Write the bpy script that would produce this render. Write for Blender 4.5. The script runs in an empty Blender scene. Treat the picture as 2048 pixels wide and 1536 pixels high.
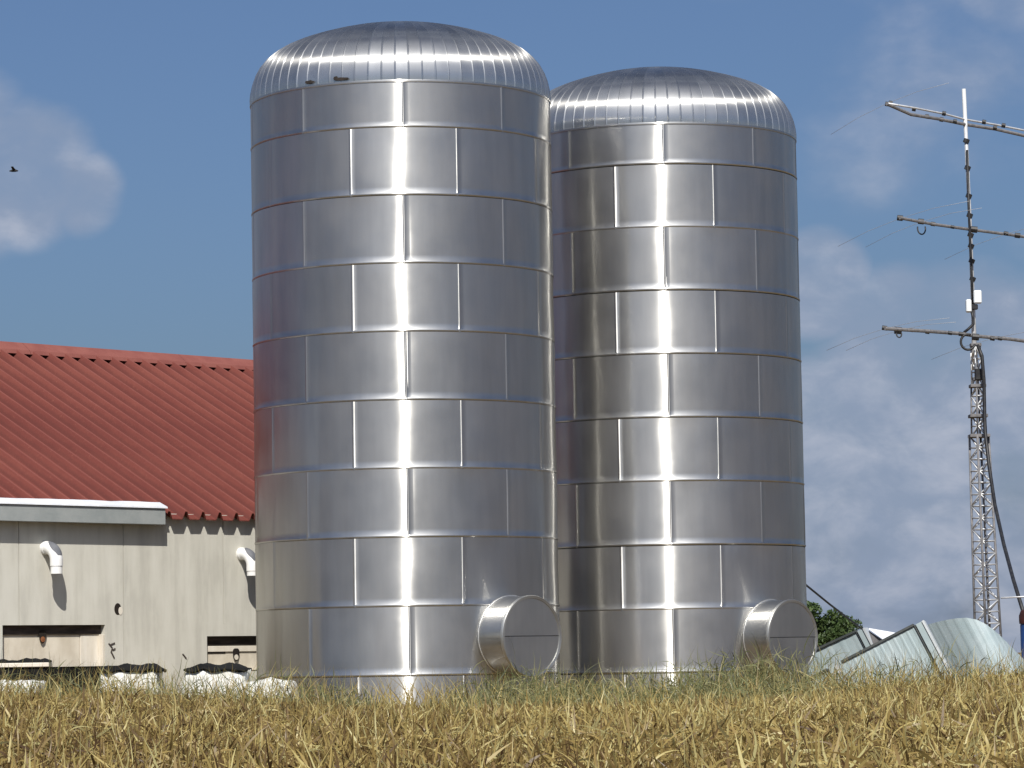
import bpy, bmesh, math, random
import numpy as np
from mathutils import Vector, Matrix

random.seed(7)
rng = np.random.default_rng(11)
R = math.radians
scene = bpy.context.scene
COL = scene.collection

# ------------------------------------------------------------------ camera
FPX = 6800.0
CAM_Z = 1.6
cam_rot = Matrix.Rotation(math.pi / 2 + R(4.65), 3, 'X') @ Matrix.Rotation(-0.0168, 3, 'Z')
cd = bpy.data.cameras.new('camera')
cam = bpy.data.objects.new('camera', cd)
COL.objects.link(cam)
cd.sensor_fit = 'HORIZONTAL'
cd.sensor_width = 36.0
cd.lens = FPX / 2048.0 * 36.0
cd.clip_start = 0.5
cd.clip_end = 20000.0
m4 = cam_rot.to_4x4()
m4.translation = (0, 0, CAM_Z)
cam.matrix_world = m4
scene.camera = cam

SUN_EL = 47.0
SUN_AZ = 1.0      # degrees towards +x, the sun stands behind the viewer

# ------------------------------------------------------------------ world: sky with clouds
world = bpy.data.worlds.new('World')
scene.world = world
world.use_nodes = True
nt = world.node_tree
nt.nodes.clear()


class NT:
    """small node-tree writer"""
    def __init__(self, tree):
        self.t = tree

    def n(self, kind, **kw):
        nd = self.t.nodes.new(kind)
        for k, v in kw.items():
            setattr(nd, k, v)
        return nd

    def l(self, a, b):
        self.t.links.new(a, b)

    def setin(self, sock, v):
        if hasattr(v, 'is_output'):
            self.l(v, sock)
        else:
            sock.default_value = v

    def math(self, op, a, b=None, c=None, clamp=False):
        nd = self.n('ShaderNodeMath', operation=op)
        nd.use_clamp = clamp
        for i, v in enumerate((a, b, c)):
            if v is not None:
                self.setin(nd.inputs[i], v)
        return nd.outputs[0]

    def vmath(self, op, a, b=None, out=0):
        nd = self.n('ShaderNodeVectorMath', operation=op)
        self.setin(nd.inputs[0], a)
        if b is not None:
            self.setin(nd.inputs[1], b)
        return nd.outputs[out]

    def maprange(self, v, a, b, c=0.0, d=1.0, smooth=True):
        nd = self.n('ShaderNodeMapRange')
        nd.interpolation_type = 'SMOOTHSTEP' if smooth else 'LINEAR'
        self.setin(nd.inputs['Value'], v)
        nd.inputs['From Min'].default_value = a
        nd.inputs['From Max'].default_value = b
        nd.inputs['To Min'].default_value = c
        nd.inputs['To Max'].default_value = d
        return nd.outputs['Result']

    def noise(self, vec, scale, detail=4.0, rough=0.55, dist=0.0):
        nd = self.n('ShaderNodeTexNoise')
        if vec is not None:
            self.l(vec, nd.inputs['Vector'])
        nd.inputs['Scale'].default_value = scale
        nd.inputs['Detail'].default_value = detail
        nd.inputs['Roughness'].default_value = rough
        nd.inputs['Distortion'].default_value = dist
        return nd.outputs['Fac']

    def mix(self, fac, a, b, blend='MIX'):
        nd = self.n('ShaderNodeMix', data_type='RGBA', blend_type=blend)
        self.setin(nd.inputs[0], fac)
        self.setin(nd.inputs[6], a)
        self.setin(nd.inputs[7], b)
        return nd.outputs[2]

    def ramp(self, fac, stops):
        nd = self.n('ShaderNodeValToRGB')
        el = nd.color_ramp.elements
        while len(el) < len(stops):
            el.new(0.5)
        for e, (p, c) in zip(el, stops):
            e.position = p
            e.color = tuple(c) + (1.0,) if len(c) == 3 else c
        self.setin(nd.inputs[0], fac)
        return nd.outputs[0]

    def bump(self, height, strength=0.3, dist=0.02):
        nd = self.n('ShaderNodeBump')
        nd.inputs['Strength'].default_value = strength
        nd.inputs['Distance'].default_value = dist
        self.l(height, nd.inputs['Height'])
        return nd.outputs[0]


w = NT(nt)
sky = w.n('ShaderNodeTexSky', sky_type='NISHITA')
sky.sun_disc = False
sky.sun_elevation = R(SUN_EL)
sky.sun_rotation = R(180.0 - SUN_AZ)
sky.altitude = 0
sky.air_density = 1.0
sky.dust_density = 2.2
sky.ozone_density = 2.2
tc = w.n('ShaderNodeTexCoord')
d = w.vmath('NORMALIZE', tc.outputs['Generated'])


def pdir(px, py):
    return (cam_rot @ Vector(((px - 1024) / FPX, -(py - 768) / FPX, -1))).normalized()


ds = w.vmath('MULTIPLY', d, (1.0, 1.0, 1.6))
n_big = w.noise(ds, 3.0, 2.0, 0.5)
n_mid = w.noise(ds, 21.0, 5.0, 0.5, 0.15)
n_fine = w.noise(ds, 40.0, 5.0, 0.6, 0.3)
# scattered fair-weather cloud over the whole sky, thicker towards the horizon
sep = w.n('ShaderNodeSeparateXYZ')
w.l(d, sep.inputs[0])
cover = w.maprange(n_big, 0.42, 0.62, 0.0, 0.80)
# low haze and far cloud all round the horizon
cover = w.math('MAXIMUM', cover, w.maprange(sep.outputs[2], 0.0, 0.075, 1.0, 0.0, False))
# the clouds seen in the picture: one small bank on the left, a large one low on the right
banks = (((45, 345), 0.75, 1.7, 1.0), ((160, 385), 0.4, 1.05, 0.95), ((-110, 330), 1.0, 2.3, 1.0),
         ((1900, 800), 1.8, 3.0, 1.0), ((1740, 1000), 2.0, 3.3, 1.02), ((2150, 950), 2.0, 4.2, 1.0),
         ((1640, 570), 0.7, 1.25, 1.05), ((1800, 660), 0.8, 1.6, 1.0), ((1500, 1150), 1.5, 3.2, 0.85), ((2300, 1150), 2.0, 5.0, 0.92),
         ((2010, -25), 0.3, 1.3, 0.66))
for (px, py), r0, r1, amt in banks:
    dot = w.vmath('DOT_PRODUCT', d, tuple(pdir(px, py)), 1)
    b = w.maprange(dot, math.cos(R(r1)), math.cos(R(r0)), 0.0, amt)
    cover = w.math('MAXIMUM', cover, b)
dens = w.math('ADD', w.math('MULTIPLY', cover, 0.62), w.math('MULTIPLY', n_mid, 0.85))
dens = w.maprange(dens, 0.62, 1.14, 0.0, 0.92)
skycol = w.mix(1.0, sky.outputs[0], (0.60, 0.75, 1.0, 1.0), 'MULTIPLY')
hs = w.n('ShaderNodeHueSaturation')
hs.inputs['Saturation'].default_value = 0.96
w.l(skycol, hs.inputs['Color'])
cl_t = w.maprange(w.math('ADD', w.math('MULTIPLY', n_fine, 0.5), w.math('MULTIPLY', n_mid, 0.5)), 0.42, 0.66)
cl = w.mix(cl_t, (3.5, 4.3, 5.9, 1.0), (5.7, 6.2, 7.5, 1.0))
mixed = w.mix(dens, hs.outputs[0], cl)
bg = w.n('ShaderNodeBackground')
bg.inputs['Strength'].default_value = 0.062
w.l(mixed, bg.inputs['Color'])
wo = w.n('ShaderNodeOutputWorld')
w.l(bg.outputs[0], wo.inputs['Surface'])

# ------------------------------------------------------------------ sun
sd = bpy.data.lights.new('sun', 'SUN')
sd.energy = 4.2
sd.angle = R(0.53)
sd.color = (1.0, 0.955, 0.88)
sun = bpy.data.objects.new('sun', sd)
COL.objects.link(sun)
sun.rotation_euler = (R(90 - SUN_EL), 0, R(SUN_AZ))
sun.location = (0, -20, 40)

# ------------------------------------------------------------------ exposure
scene.view_settings.view_transform = 'Standard'
scene.view_settings.look = 'None'
scene.view_settings.exposure = 0.35
scene.view_settings.gamma = 1.0
scene.view_settings.use_curve_mapping = False


# ================================================================== helpers
def at(px, py, depth):
    """world point seen at photo pixel (px,py) at world depth Y"""
    v = cam_rot @ Vector(((px - 1024) / FPX, -(py - 768) / FPX, -1))
    return Vector((0, 0, CAM_Z)) + v * (depth / v.y)


def on_plane(px, py, p0, nrm):
    v = cam_rot @ Vector(((px - 1024) / FPX, -(py - 768) / FPX, -1))
    o = Vector((0, 0, CAM_Z))
    t = (Vector(p0) - o).dot(nrm) / v.dot(nrm)
    return o + v * t


def tag(o, label=None, cat=None, group=None, kind=None):
    if label: o['label'] = label
    if cat: o['category'] = cat
    if group: o['group'] = group
    if kind: o['kind'] = kind
    return o


def empty(name, loc=(0, 0, 0), rz=0.0):
    o = bpy.data.objects.new(name, None)
    COL.objects.link(o)
    o.location = loc
    o.rotation_euler = (0, 0, rz)
    o.empty_display_size = 0.3
    return o


def link(name, mesh, mat=None, parent=None, loc=(0, 0, 0), rz=0.0):
    o = bpy.data.objects.new(name, mesh)
    COL.objects.link(o)
    if mat is not None and len(mesh.materials) == 0:
        mesh.materials.append(mat)
    o.location = loc
    o.rotation_euler = (0, 0, rz)
    if parent: o.parent = parent
    return o


class MB:
    """collects shapes and links them as ONE mesh object"""
    def __init__(self):
        self.v, self.f, self.uv = [], [], []

    def add(self, verts, faces, uv=None):
        k = len(self.v)
        self.v += [tuple(p) for p in verts]
        self.f += [tuple(i + k for i in q) for q in faces]
        self.uv += list(uv) if uv is not None else [(p[0], p[2]) for p in verts]
        return self

    def box(self, a, b, bev=0.0):
        x0, y0, z0 = (min(a[i], b[i]) for i in range(3))
        x1, y1, z1 = (max(a[i], b[i]) for i in range(3))
        if bev <= 0:
            v = [(x, y, z) for z in (z0, z1) for y in (y0, y1) for x in (x0, x1)]
            return self.add(v, [(0, 2, 3, 1), (4, 5, 7, 6), (0, 1, 5, 4), (2, 6, 7, 3), (0, 4, 6, 2), (1, 3, 7, 5)])
        bm = bmesh.new()
        bmesh.ops.create_cube(bm, size=1.0)
        for q in bm.verts:
            q.co = Vector(((x0 + x1) / 2 + q.co.x * (x1 - x0), (y0 + y1) / 2 + q.co.y * (y1 - y0), (z0 + z1) / 2 + q.co.z * (z1 - z0)))
        bmesh.ops.bevel(bm, geom=list(bm.edges), offset=bev, segments=1, affect='EDGES')
        bm.verts.index_update()
        self.add([tuple(q.co) for q in bm.verts], [tuple(q.index for q in fc.verts) for fc in bm.faces])
        bm.free()
        return self

    def prism(self, corners, vec):
        """closed slab: polygon 'corners' pushed along vec"""
        n = len(corners)
        c = [Vector(p) for p in corners]
        e = [p + Vector(vec) for p in c]
        f = [tuple(range(n))[::-1], tuple(range(n, 2 * n))]
        f += [(i, (i + 1) % n, (i + 1) % n + n, i + n) for i in range(n)]
        return self.add(c + e, f)

    def tube(self, pts, rad, seg=8, cap=True):
        pts = [Vector(p) for p in pts]
        rads = rad if isinstance(rad, (list, tuple)) else [rad] * len(pts)
        vs, uv = [], []
        ref = None
        for i, p in enumerate(pts):
            t = (pts[min(i + 1, len(pts) - 1)] - pts[max(i - 1, 0)]).normalized()
            if ref is None:
                ref = t.orthogonal().normalized()
            a = (ref - t * ref.dot(t))
            a = a.normalized() if a.length > 1e-6 else t.orthogonal().normalized()
            ref = a
            b = t.cross(a)
            for k in range(seg):
                an = 2 * math.pi * k / seg
                vs.append(p + (a * math.cos(an) + b * math.sin(an)) * rads[i])
                uv.append((k / seg, i / max(1, len(pts) - 1)))
        fs = []
        for i in range(len(pts) - 1):
            for k in range(seg):
                k2 = (k + 1) % seg
                fs.append((i * seg + k, i * seg + k2, (i + 1) * seg + k2, (i + 1) * seg + k))
        if cap:
            fs.append(tuple(range(seg))[::-1])
            fs.append(tuple((len(pts) - 1) * seg + k for k in range(seg)))
        return self.add(vs, fs, uv)

    def lathe(self, prof, seg=48, center=(0, 0, 0)):
        cx, cy, cz = center
        vs, uv = [], []
        for i, (r, z) in enumerate(prof):
            for k in range(seg):
                a = 2 * math.pi * k / seg
                vs.append((cx + r * math.cos(a), cy + r * math.sin(a), cz + z))
                uv.append((a * max(r, 0.01), z))
        fs = []
        for i in range(len(prof) - 1):
            for k in range(seg):
                k2 = (k + 1) % seg
                fs.append((i * seg + k, i * seg + k2, (i + 1) * seg + k2, (i + 1) * seg + k))
        return self.add(vs, fs, uv)

    def mesh(self, name, smooth=False, angle=None):
        me = bpy.data.meshes.new(name)
        me.from_pydata(self.v, [], self.f)
        lay = me.uv_layers.new(name='UVMap')
        idx = np.empty(len(me.loops), dtype=np.int32)
        me.loops.foreach_get('vertex_index', idx)
        uv = np.array(self.uv, dtype=np.float32)[idx]
        lay.data.foreach_set('uv', uv.ravel())
        if smooth:
            me.shade_smooth()
            if angle is not None:
                me.set_sharp_from_angle(angle=R(angle))
        me.update()
        return me

    def build(self, name, mat, parent=None, smooth=False, angle=None, loc=(0, 0, 0)):
        return link(name, self.mesh(name, smooth, angle), mat, parent, loc)


# ================================================================== materials
def new_mat(name):
    m = bpy.data.materials.new(name)
    m.use_nodes = True
    m.node_tree.nodes.clear()
    t = NT(m.node_tree)
    out = t.n('ShaderNodeOutputMaterial')
    return m, t, out


def principled(t, out, col, rough=0.7, metal=0.0, spec=0.4, normal=None):
    p = t.n('ShaderNodeBsdfPrincipled')
    t.setin(p.inputs['Base Color'], col if hasattr(col, 'is_output') else tuple(col) + (1.0,))
    t.setin(p.inputs['Roughness'], rough)
    t.setin(p.inputs['Metallic'], metal)
    p.inputs['Specular IOR Level'].default_value = spec
    if normal is not None:
        t.l(normal, p.inputs['Normal'])
    t.l(p.outputs[0], out.inputs['Surface'])
    return p


def simple_mat(name, a, b, scale=3.0, rough=0.7, metal=0.0, bump=0.15, stretch=(1, 1, 1), spec=0.4, detail=6.0):
    m, t, out = new_mat(name)
    c = t.n('ShaderNodeTexCoord')
    v = t.vmath('MULTIPLY', c.outputs['Object'], stretch)
    f = t.noise(v, scale, detail, 0.62)
    f2 = t.maprange(f, 0.3, 0.7)
    col = t.mix(f2, tuple(a) + (1,), tuple(b) + (1,))
    nb = t.noise(c.outputs['Object'], scale * 9, 4.0, 0.6)
    principled(t, out, col, rough, metal, spec, t.bump(nb, bump, 0.01))
    return m


def make_steel(name, base=(0.55, 0.545, 0.525), r1=0.24, a1=0.74, r2=0.52, a2=0.16, share=0.32):
    """rolled stainless sheet: the grain runs along U, highlights spread across it"""
    m, t, out = new_mat(name)
    c = t.n('ShaderNodeTexCoord')
    info = t.n('ShaderNodeObjectInfo')
    off = t.vmath('ADD', c.outputs['Object'], t.vmath('MULTIPLY', info.outputs['Random'], (37.0, 23.0, 51.0)))
    streak = t.noise(t.vmath('MULTIPLY', off, (3.0, 3.0, 0.35)), 2.2, 5.0, 0.6)
    blot = t.noise(off, 1.3, 4.0, 0.6)
    tint = t.math('ADD', t.math('MULTIPLY', streak, 0.5), t.math('MULTIPLY', blot, 0.5))
    k = t.maprange(tint, 0.30, 0.70, 0.92, 1.04)
    k = t.math('MULTIPLY', k, t.maprange(info.outputs['Random'], 0, 1, 0.92, 1.05, False))
    col = t.vmath('MULTIPLY', base, k)
    kn = t.n('ShaderNodeCombineXYZ')
    for i in range(3):
        t.l(k, kn.inputs[i])
    col = t.mix(1.0, tuple(base) + (1,), kn.outputs[0], 'MULTIPLY')
    tan = t.n('ShaderNodeTangent', direction_type='UV_MAP')
    tan.uv_map = 'UVMap'
    fine = t.noise(t.vmath('MULTIPLY', off, (1.0, 1.0, 6.0)), 14.0, 3.0, 0.6)
    nrm = t.bump(fine, 0.006, 0.01)
    sh = []
    for r, a in ((r1, a1), (r2, a2)):
        g = t.n('ShaderNodeBsdfAnisotropic', distribution='MULTI_GGX')
        t.l(col, g.inputs['Color'])
        rr = t.maprange(blot, 0.3, 0.7, r * 0.92, r * 1.08)
        t.l(rr, g.inputs['Roughness'])
        g.inputs['Anisotropy'].default_value = a
        t.l(tan.outputs[0], g.inputs['Tangent'])
        t.l(nrm, g.inputs['Normal'])
        sh.append(g)
    mx = t.n('ShaderNodeMixShader')
    mx.inputs[0].default_value = share
    t.l(sh[0].outputs[0], mx.inputs[1])
    t.l(sh[1].outputs[0], mx.inputs[2])
    t.l(mx.outputs[0], out.inputs['Surface'])
    return m


STEEL = make_steel('rolled_stainless')
STEEL_DOME = make_steel('dome_stainless', r1=0.27, a1=0.70, r2=0.58, a2=0.14, share=0.25)
STEEL_PLATE = make_steel('plate_stainless', base=(0.50, 0.50, 0.48), r1=0.42, a1=0.3, r2=0.6, a2=0.1)
DARK_CORE = simple_mat('tank_core', (0.02, 0.02, 0.022), (0.03, 0.03, 0.03), 3, 0.8)
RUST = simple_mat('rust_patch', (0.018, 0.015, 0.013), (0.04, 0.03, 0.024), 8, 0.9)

# wall of the barn: pale render with streaks
def make_wall():
    m, t, out = new_mat('barn_render')
    c = t.n('ShaderNodeTexCoord')
    info = t.n('ShaderNodeObjectInfo')
    o = c.outputs['Object']
    st = t.noise(t.vmath('MULTIPLY', o, (2.2, 2.2, 0.35)), 1.6, 5.0, 0.6)
    bl = t.noise(o, 0.9, 5.0, 0.6)
    f = t.maprange(t.math('ADD', t.math('MULTIPLY', st, 0.65), t.math('MULTIPLY', bl, 0.35)), 0.34, 0.66)
    col = t.ramp(f, [(0.0, (0.49, 0.475, 0.42)), (0.45, (0.565, 0.55, 0.485)), (1.0, (0.62, 0.605, 0.54))])
    sp = t.noise(o, 11.0, 5.0, 0.7)
    col = t.mix(t.maprange(sp, 0.68, 0.80, 0, 0.35), col, (0.25, 0.22, 0.18, 1))
    principled(t, out, col, 0.9, 0, 0.25, t.bump(t.noise(o, 26.0, 4.0, 0.6), 0.2, 0.01))
    return m


def make_roof_mat():
    m, t, out = new_mat('red_roof')
    c = t.n('ShaderNodeTexCoord')
    info = t.n('ShaderNodeObjectInfo')
    o = t.vmath('ADD', c.outputs['Object'], t.vmath('MULTIPLY', info.outputs['Random'], (11.0, 5.0, 7.0)))
    f = t.noise(t.vmath('MULTIPLY', c.outputs['Object'], (3.0, 0.5, 0.5)), 1.4, 5.0, 0.6)
    f = t.math('ADD', t.math('MULTIPLY', f, 0.85), t.math('MULTIPLY', info.outputs['Random'], 0.12))
    col = t.ramp(t.maprange(f, 0.35, 0.7), [(0.0, (0.132, 0.033, 0.026)), (0.5, (0.155, 0.041, 0.031)), (1.0, (0.178, 0.051, 0.038))])
    sp = t.noise(o, 16.0, 5.0, 0.7)
    col = t.mix(t.maprange(sp, 0.60, 0.76, 0, 0.3), col, (0.34, 0.17, 0.11, 1))
    # rib light and shade put into the colour: crests paler, rib feet darker
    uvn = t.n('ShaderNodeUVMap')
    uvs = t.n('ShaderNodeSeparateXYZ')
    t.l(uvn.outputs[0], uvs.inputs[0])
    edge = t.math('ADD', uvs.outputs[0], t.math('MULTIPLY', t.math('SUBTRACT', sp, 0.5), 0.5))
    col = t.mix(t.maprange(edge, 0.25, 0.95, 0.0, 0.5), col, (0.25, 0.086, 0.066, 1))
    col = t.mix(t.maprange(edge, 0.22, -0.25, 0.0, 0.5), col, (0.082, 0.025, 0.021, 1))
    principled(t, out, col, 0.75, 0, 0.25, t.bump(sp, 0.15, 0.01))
    return m


WALL = make_wall()
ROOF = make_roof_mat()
RIDGE = simple_mat('ridge_tile', (0.20, 0.060, 0.048), (0.245, 0.082, 0.064), 2.0, 0.8)
GUTTER = simple_mat('gutter_zinc', (0.26, 0.285, 0.285), (0.33, 0.35, 0.345), 2.5, 0.6)
GUTTER_LIT = simple_mat('gutter_lit', (0.60, 0.62, 0.66), (0.74, 0.75, 0.78), 3.0, 0.55)  # paler copy of the gutter, sunlight put into the colour
CREAM = simple_mat('cream_board', (0.56, 0.50, 0.40), (0.72, 0.66, 0.55), 2.2, 0.85, stretch=(1.2, 1, 0.6))
CREAM2 = simple_mat('clean_board', (0.66, 0.60, 0.50), (0.76, 0.71, 0.62), 2.0, 0.8, stretch=(3, 1, 0.5))
DARK_WOOD_SHADE = simple_mat('dark_wood_shade', (0.035, 0.028, 0.024), (0.09, 0.07, 0.06), 5.0, 0.9, stretch=(0.5, 1, 3))  # dark timber, cracks, and the painted shade strip over the hatches
BLACK = simple_mat('black_plastic', (0.006, 0.006, 0.006), (0.014, 0.014, 0.014), 3.0, 0.85, spec=0.15)
ORANGE = simple_mat('rust_lining', (0.16, 0.055, 0.02), (0.30, 0.12, 0.05), 9.0, 0.9)
HOLE = simple_mat('hole_dark', (0.012, 0.008, 0.006), (0.02, 0.014, 0.01), 3.0, 0.95)
PVC = simple_mat('white_pvc', (0.76, 0.76, 0.75), (0.82, 0.82, 0.80), 3.0, 0.4, bump=0.03)
PATCH = simple_mat('dark_grey', (0.10, 0.105, 0.12), (0.16, 0.165, 0.18), 4.0, 0.8)
BAG = simple_mat('white_bag', (0.52, 0.52, 0.47), (0.80, 0.80, 0.76), 5.0, 0.75, bump=0.4)
GALV = simple_mat('galvanised_sheet', (0.31, 0.385, 0.40), (0.39, 0.455, 0.47), 1.6, 0.6, 0.1, stretch=(1, 1, 1))
GALV_TRIM = simple_mat('galvanised_trim', (0.50, 0.54, 0.55), (0.64, 0.67, 0.68), 2.0, 0.45, 0.3)
DARK_EDGE = simple_mat('dark_edge', (0.04, 0.05, 0.05), (0.075, 0.08, 0.08), 3.0, 0.7)
WHITE_SHEET = simple_mat('white_sheet', (0.74, 0.76, 0.78), (0.82, 0.83, 0.84), 2.0, 0.5)
MASTG = simple_mat('mast_galvanised', (0.52, 0.53, 0.54), (0.70, 0.71, 0.72), 6.0, 0.5, 0.4)
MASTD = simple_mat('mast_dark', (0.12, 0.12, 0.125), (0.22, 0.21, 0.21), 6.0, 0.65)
CABLE = simple_mat('cable_black', (0.012, 0.012, 0.015), (0.03, 0.03, 0.03), 6.0, 0.5)
BOXW = simple_mat('antenna_white', (0.76, 0.79, 0.80), (0.80, 0.82, 0.83), 3.0, 0.4, bump=0.02)
BLUE = simple_mat('blue_drum', (0.012, 0.045, 0.16), (0.02, 0.06, 0.21), 3.0, 0.4)
REDCAP = simple_mat('dark_red_cap', (0.03, 0.010, 0.009), (0.06, 0.016, 0.013), 6.0, 0.6)
BARK = simple_mat('bark', (0.05, 0.04, 0.03), (0.11, 0.09, 0.065), 8.0, 0.95)
FEATHER = simple_mat('dark_feather', (0.015, 0.014, 0.014), (0.03, 0.028, 0.026), 5.0, 0.8)


def make_grass_mat(name, stops, transl=0.3):
    m, t, out = new_mat(name)
    a = t.n('ShaderNodeAttribute', attribute_name='tint')
    col = t.ramp(a.outputs['Fac'], stops)
    df = t.n('ShaderNodeBsdfDiffuse')
    tr = t.n('ShaderNodeBsdfTranslucent')
    gl = t.n('ShaderNodeBsdfGlossy')
    gl.inputs['Roughness'].default_value = 0.45
    t.l(col, df.inputs[0])
    t.l(col, tr.inputs[0])
    mx = t.n('ShaderNodeMixShader')
    mx.inputs[0].default_value = transl
    t.l(df.outputs[0], mx.inputs[1])
    t.l(tr.outputs[0], mx.inputs[2])
    m2 = t.n('ShaderNodeMixShader')
    m2.inputs[0].default_value = 0.03
    t.l(mx.outputs[0], m2.inputs[1])
    t.l(gl.outputs[0], m2.inputs[2])
    t.l(m2.outputs[0], out.inputs['Surface'])
    return m


STRAW = make_grass_mat('dry_grass', [(0.0, (0.085, 0.048, 0.022)), (0.25, (0.195, 0.128, 0.050)), (0.5, (0.340, 0.245, 0.082)),
                                     (0.75, (0.485, 0.39, 0.143)), (0.9, (0.61, 0.54, 0.25)), (1.0, (0.13, 0.15, 0.05))])
WEED = make_grass_mat('green_weed', [(0.0, (0.075, 0.085, 0.038)), (0.35, (0.16, 0.175, 0.075)), (0.65, (0.27, 0.265, 0.115)), (1.0, (0.40, 0.33, 0.16))])
LEAF = make_grass_mat('tree_leaf', [(0.0, (0.03, 0.055, 0.018)), (0.6, (0.075, 0.12, 0.038)), (1.0, (0.16, 0.21, 0.08))])


def make_ground():
    m, t, out = new_mat('dry_ground')
    c = t.n('ShaderNodeTexCoord')
    f = t.noise(c.outputs['Object'], 0.35, 7.0, 0.65)
    g = t.noise(c.outputs['Object'], 7.0, 6.0, 0.65)
    k = t.maprange(t.math('ADD', t.math('MULTIPLY', f, 0.4), t.math('MULTIPLY', g, 0.6)), 0.35, 0.68)
    col = t.ramp(k, [(0.0, (0.075, 0.048, 0.024)), (0.5, (0.17, 0.115, 0.05)), (1.0, (0.29, 0.215, 0.09))])
    principled(t, out, col, 0.95, 0, 0.1, t.bump(g, 0.5, 0.05))
    return m


GROUND = make_ground()


# ================================================================== ground
def smooth(a, b, x):
    t = np.clip((x - a) / (b - a), 0, 1)
    return t * t * (3 - 2 * t)


def ground_z(x, y):
    x = np.asarray(x, float)
    y = np.asarray(y, float)
    z = 0.74 * smooth(4, 15, y) - 0.20 * smooth(49, 56, y)
    near = smooth(8, 16, y) * (1 - smooth(50, 58, y))
    z = z + near * (0.035 * np.clip(x - 1.5, 0, 9) + 0.03 * np.clip(-x - 1.5, 0, 8))
    z = z + near * (0.03 * np.sin(x * 1.1 + 0.4) * np.sin(y * 0.35) + 0.02 * np.sin(x * 2.7 + y * 0.6))
    return z


def make_ground_obj():
    xs = np.unique(np.concatenate([[-6000, -2500, -1000, -400, -150, -60, -30], np.arange(-20, 20.1, 0.8), [30, 60, 150, 400, 1000, 2500, 6000]]))
    ys = np.unique(np.concatenate([[-6000, -2000, -600, -200, -60, -20, -5, 0], np.arange(2, 70, 0.8), [75, 85, 100, 130, 200, 400, 1000, 2500, 8000]]))
    X, Y = np.meshgrid(xs, ys)
    Z = ground_z(X, Y)
    n = len(xs)
    v = np.stack([X, Y, Z], -1).reshape(-1, 3)
    f = [(j * n + i, j * n + i + 1, (j + 1) * n + i + 1, (j + 1) * n + i) for j in range(len(ys) - 1) for i in range(n - 1)]
    me = bpy.data.meshes.new('ground')
    me.from_pydata(v.tolist(), [], f)
    me.shade_smooth()
    o = link('ground', me, GROUND)
    tag(o, kind='structure')


make_ground_obj()


# ================================================================== blades (grass, weeds)
def blades_mesh(name, mat, base, length, width, azim, tilt, bend, tint, segs=4):
    """base (n,3); each blade is a tapered ribbon that starts at 'tilt' from vertical and bends over by 'bend'"""
    n = len(base)
    k = segs + 1
    V = np.zeros((n, k, 2, 3))
    p = base.copy()
    hx, hy = np.cos(azim), np.sin(azim)
    e1 = np.stack([-hy, hx, np.zeros(n)], -1)
    dm = tilt + bend * 0.4
    d0 = np.stack([hx * np.sin(dm), hy * np.sin(dm), np.cos(dm)], -1)
    e2 = np.cross(d0, e1)
    rho = rng.uniform(0, np.pi, n)
    side = e1 * np.cos(rho)[:, None] + e2 * np.sin(rho)[:, None]
    for i in range(k):
        t = i / segs
        wv = width * (1 - t ** 2.2) * (0.6 + 0.4 * min(1, t * 4)) * 0.5
        if i == segs:
            wv = width * 0.04
        V[:, i, 0] = p - side * wv[:, None]
        V[:, i, 1] = p + side * wv[:, None]
        ang = tilt + bend * (i + 0.5) / segs
        step = length / segs
        p = p + np.stack([hx * np.sin(ang) * step, hy * np.sin(ang) * step, np.cos(ang) * step], -1)
    verts = V.reshape(-1, 3)
    b = (np.arange(n) * k * 2)[:, None]
    q = np.array([[2 * i, 2 * i + 1, 2 * i + 3, 2 * i + 2] for i in range(segs)])
    faces = (b[:, None] + q[None]).reshape(-1, 4)
    me = bpy.data.meshes.new(name)
    me.vertices.add(len(verts))
    me.vertices.foreach_set('co', verts.astype(np.float32).ravel())
    me.loops.add(faces.size)
    me.loops.foreach_set('vertex_index', faces.astype(np.int32).ravel())
    me.polygons.add(len(faces))
    me.polygons.foreach_set('loop_start', np.arange(0, faces.size, 4, dtype=np.int32))
    me.polygons.foreach_set('loop_total', np.full(len(faces), 4, dtype=np.int32))
    at_ = me.attributes.new('tint', 'FLOAT', 'POINT')
    at_.data.foreach_set('value', np.repeat(tint, k * 2).astype(np.float32))
    me.update()
    me.validate()
    return link(name, me, mat)


def field_points(n, y0, y1, power=1.0, margin=2.4):
    """uniform in area over the wedge the lens can see, with a margin"""
    u = rng.uniform(0, 1, n)
    y = np.sqrt(y0 ** 2 + u * (y1 ** 2 - y0 ** 2))
    x = rng.uniform(-1, 1, n) * (0.158 * y + margin)
    return x, y


def patch(x, y, s=1.0, ph=0.0):
    return (np.sin(x * 1.3 * s + ph) + np.sin(y * 0.7 * s + 1.7 * ph + 1) + np.sin((x * 0.8 + y * 0.9) * s + 2.1 + ph)
            + np.sin((x * 2.3 - y * 1.1) * s + ph * 3)) / 4


# tangled straw: upright leaves and lying ones
N1 = 150000
x, y = field_points(N1, 15, 53)
z = ground_z(x, y)
kind = rng.uniform(0, 1, N1)
lift = np.where(kind < 0.38, rng.uniform(0.0, 0.12, N1), rng.uniform(0.10, 0.34, N1)) * (0.9 + 0.25 * patch(x, y, 0.8))
low = 1 - 0.45 * smooth(34, 46, y) * np.exp(-((x - 0.6) / 4.2) ** 4)
lift = lift * low
z = z + lift
ln = np.where(kind < 0.38, rng.uniform(0.16, 0.36, N1), rng.uniform(0.08, 0.26, N1))
ln = ln * (0.45 + 0.55 * low)
wd = rng.uniform(0.007, 0.020, N1) * (1 + 0.3 * (y - 15) / 40)
tl = np.where(kind < 0.38, np.abs(rng.normal(0.25, 0.25, N1)), rng.uniform(0.2, 2.0, N1))
bd = np.where(kind < 0.38, rng.uniform(0.0, 1.3, N1), rng.uniform(-1.4, 1.8, N1))
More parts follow.
